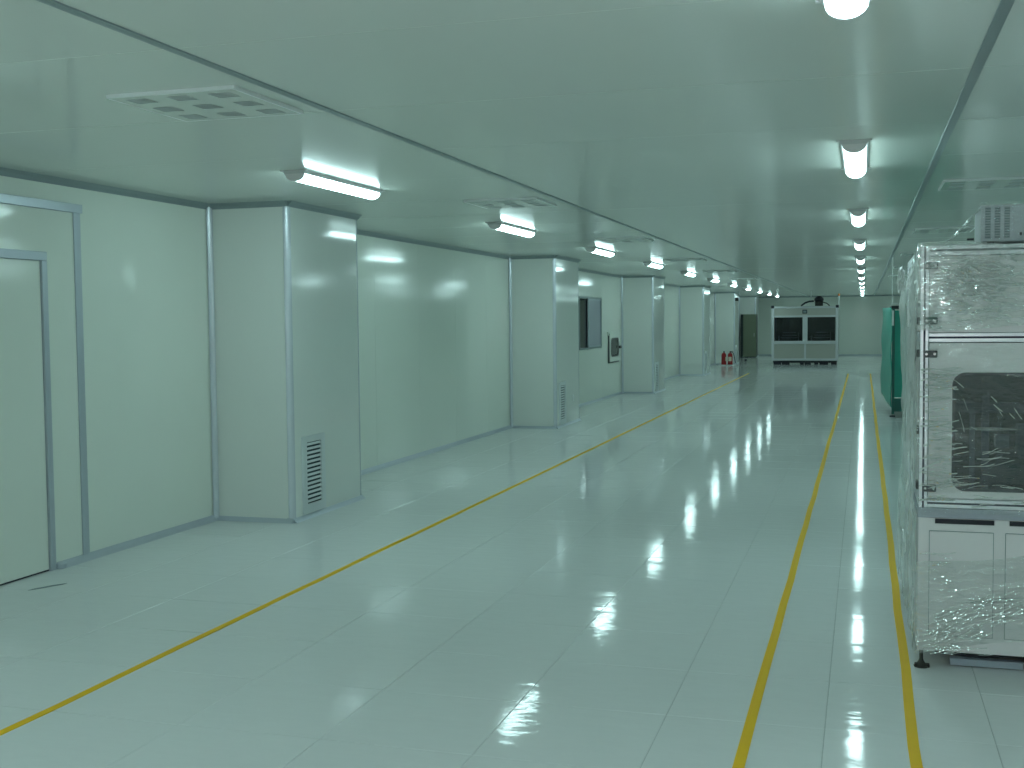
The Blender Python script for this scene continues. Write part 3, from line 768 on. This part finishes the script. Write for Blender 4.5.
fan = obj('extraction_motor', lathe(BM(), [(.04, 2.25), (.13, 2.26), (.17, 2.31), (.16, 2.38), (.08, 2.45), (.05, 2.46)], 16, 1.64, .5), 'black', fm, True)
fb('motor_bracket', 'iron', 1.50, 1.78, .42, .58, 2.10, 2.27, .02)
obj('hose', tube(BM(), [(1.45, .5, 2.28), (1.30, .45, 2.27), (1.16, .4, 2.22), (1.05, .4, 2.14), (1.02, .4, 2.10)], .03), 'black', fm, True)
obj('hose', tube(BM(), [(1.65, .5, 2.24), (1.78, .45, 2.24), (1.92, .4, 2.19), (2.02, .4, 2.10)], .02), 'iron', fm, True)
obj('air_line', tube(BM(), [(1.36, .5, 2.10), (1.36, .5, H)], .016), 'white', fm, True)
obj('signal_lamp_pole', lathe(BM(), [(.02, 2.09), (.02, 2.36)], 10, WD + .02, .1), 'white', fm, True)
obj('signal_lamp', lathe(BM(), [(.035, 2.36), (.035, 2.44)], 12, WD + .02, .1), 'white', fm, True)
obj('signal_lamp', lathe(BM(), [(.035, 2.445), (.035, 2.52), (.02, 2.53)], 12, WD + .02, .1), 'orange', fm, True)

# ---------------------------------------------------------------- fire extinguishers on their stand
st = tag(bx('extinguisher_stand', 'white', None, -4.98, -4.38, 41.98, 42.30, .001, .03, .004), 'low white stand plate under the fire extinguishers', 'stand')
def extinguisher(loc, label, rz):
    t = thing('fire_extinguisher', label, 'fire extinguisher', loc, 'red fire extinguishers by the fifth column'); t.rotation_euler.z = rz
    obj('cylinder', lathe(BM(), [(.085, 0), (.088, .01), (.088, .33), (.075, .385), (.045, .415), (.024, .42), (.024, .435)], 20), 'red', t, True)
    bx('valve', 'iron', t, -.02, .02, -.02, .02, .435, .465, .004)
    bx('lever', 'black', t, -.015, .11, -.012, .012, .465, .485, .004)
    obj('hose', tube(BM(), [(.02, 0, .45), (.10, 0, .43), (.13, 0, .33), (.16, 0, .20), (.19, 0, .06)], .013), 'black', t, True)
    bm = BM(); n = 6
    vs = [[bm.verts.new((.0892 * math.cos(-PI / 2 + (i / n - .5) * 1.4), .0892 * math.sin(-PI / 2 + (i / n - .5) * 1.4), z)) for z in (.13, .28)] for i in range(n + 1)]
    for a, b in zip(vs, vs[1:]): bm.faces.new((a[0], b[0], b[1], a[1]))
    obj('label_sticker', bm, 'paper', t)
    return t
extinguisher((-4.80, 42.14, .03), 'red fire extinguisher beside the wall end of the white stand', 1.4)
extinguisher((-4.575, 42.14, .03), 'red fire extinguisher with its black hose hanging to the aisle side', 0)

# ---------------------------------------------------------------- olive cabinet and small things round the last columns
cbn = thing('tall_cabinet', 'tall olive cabinet beside the last column at the end of the hall', 'cabinet', (-5.02, 50.9, 0))
bx('shaded_body', 'dark', cbn, -.06, .60, .02, .60, .02, 1.86, .006)  # near-black: shade on the cabinet side put into its colour
bx('door', 'olive', cbn, .05, .60, 0, .02, .04, 1.86, .004)
bx('plinth', 'black', cbn, -.04, .58, .03, .58, 0, .03)
bx('handle', 'steel', cbn, .50, .53, -.03, -.0, .9, 1.05, .004)
for z, lab in ((1.62, 'lower'), (1.78, 'upper')):
    b = tag(bx('switch_box', 'black', None, CX - .10, CX, 51.63, 51.699, z - .05, z + .05, .006), '%s small dark switch box on the corner of the last column' % lab, 'switch')
b = tag(bx('wall_sensor', 'iron', None, CX, CX + .12, 43.16, 43.30, 2.32, 2.44, .01), 'small dark sensor high on the corner of the fifth column', 'sensor')
b = tag(bx('door_wedge', 'black', None, -4.46, -4.36, 46.1, 46.25, .001, .10, .02), 'small black block on the floor past the fifth column', 'block')
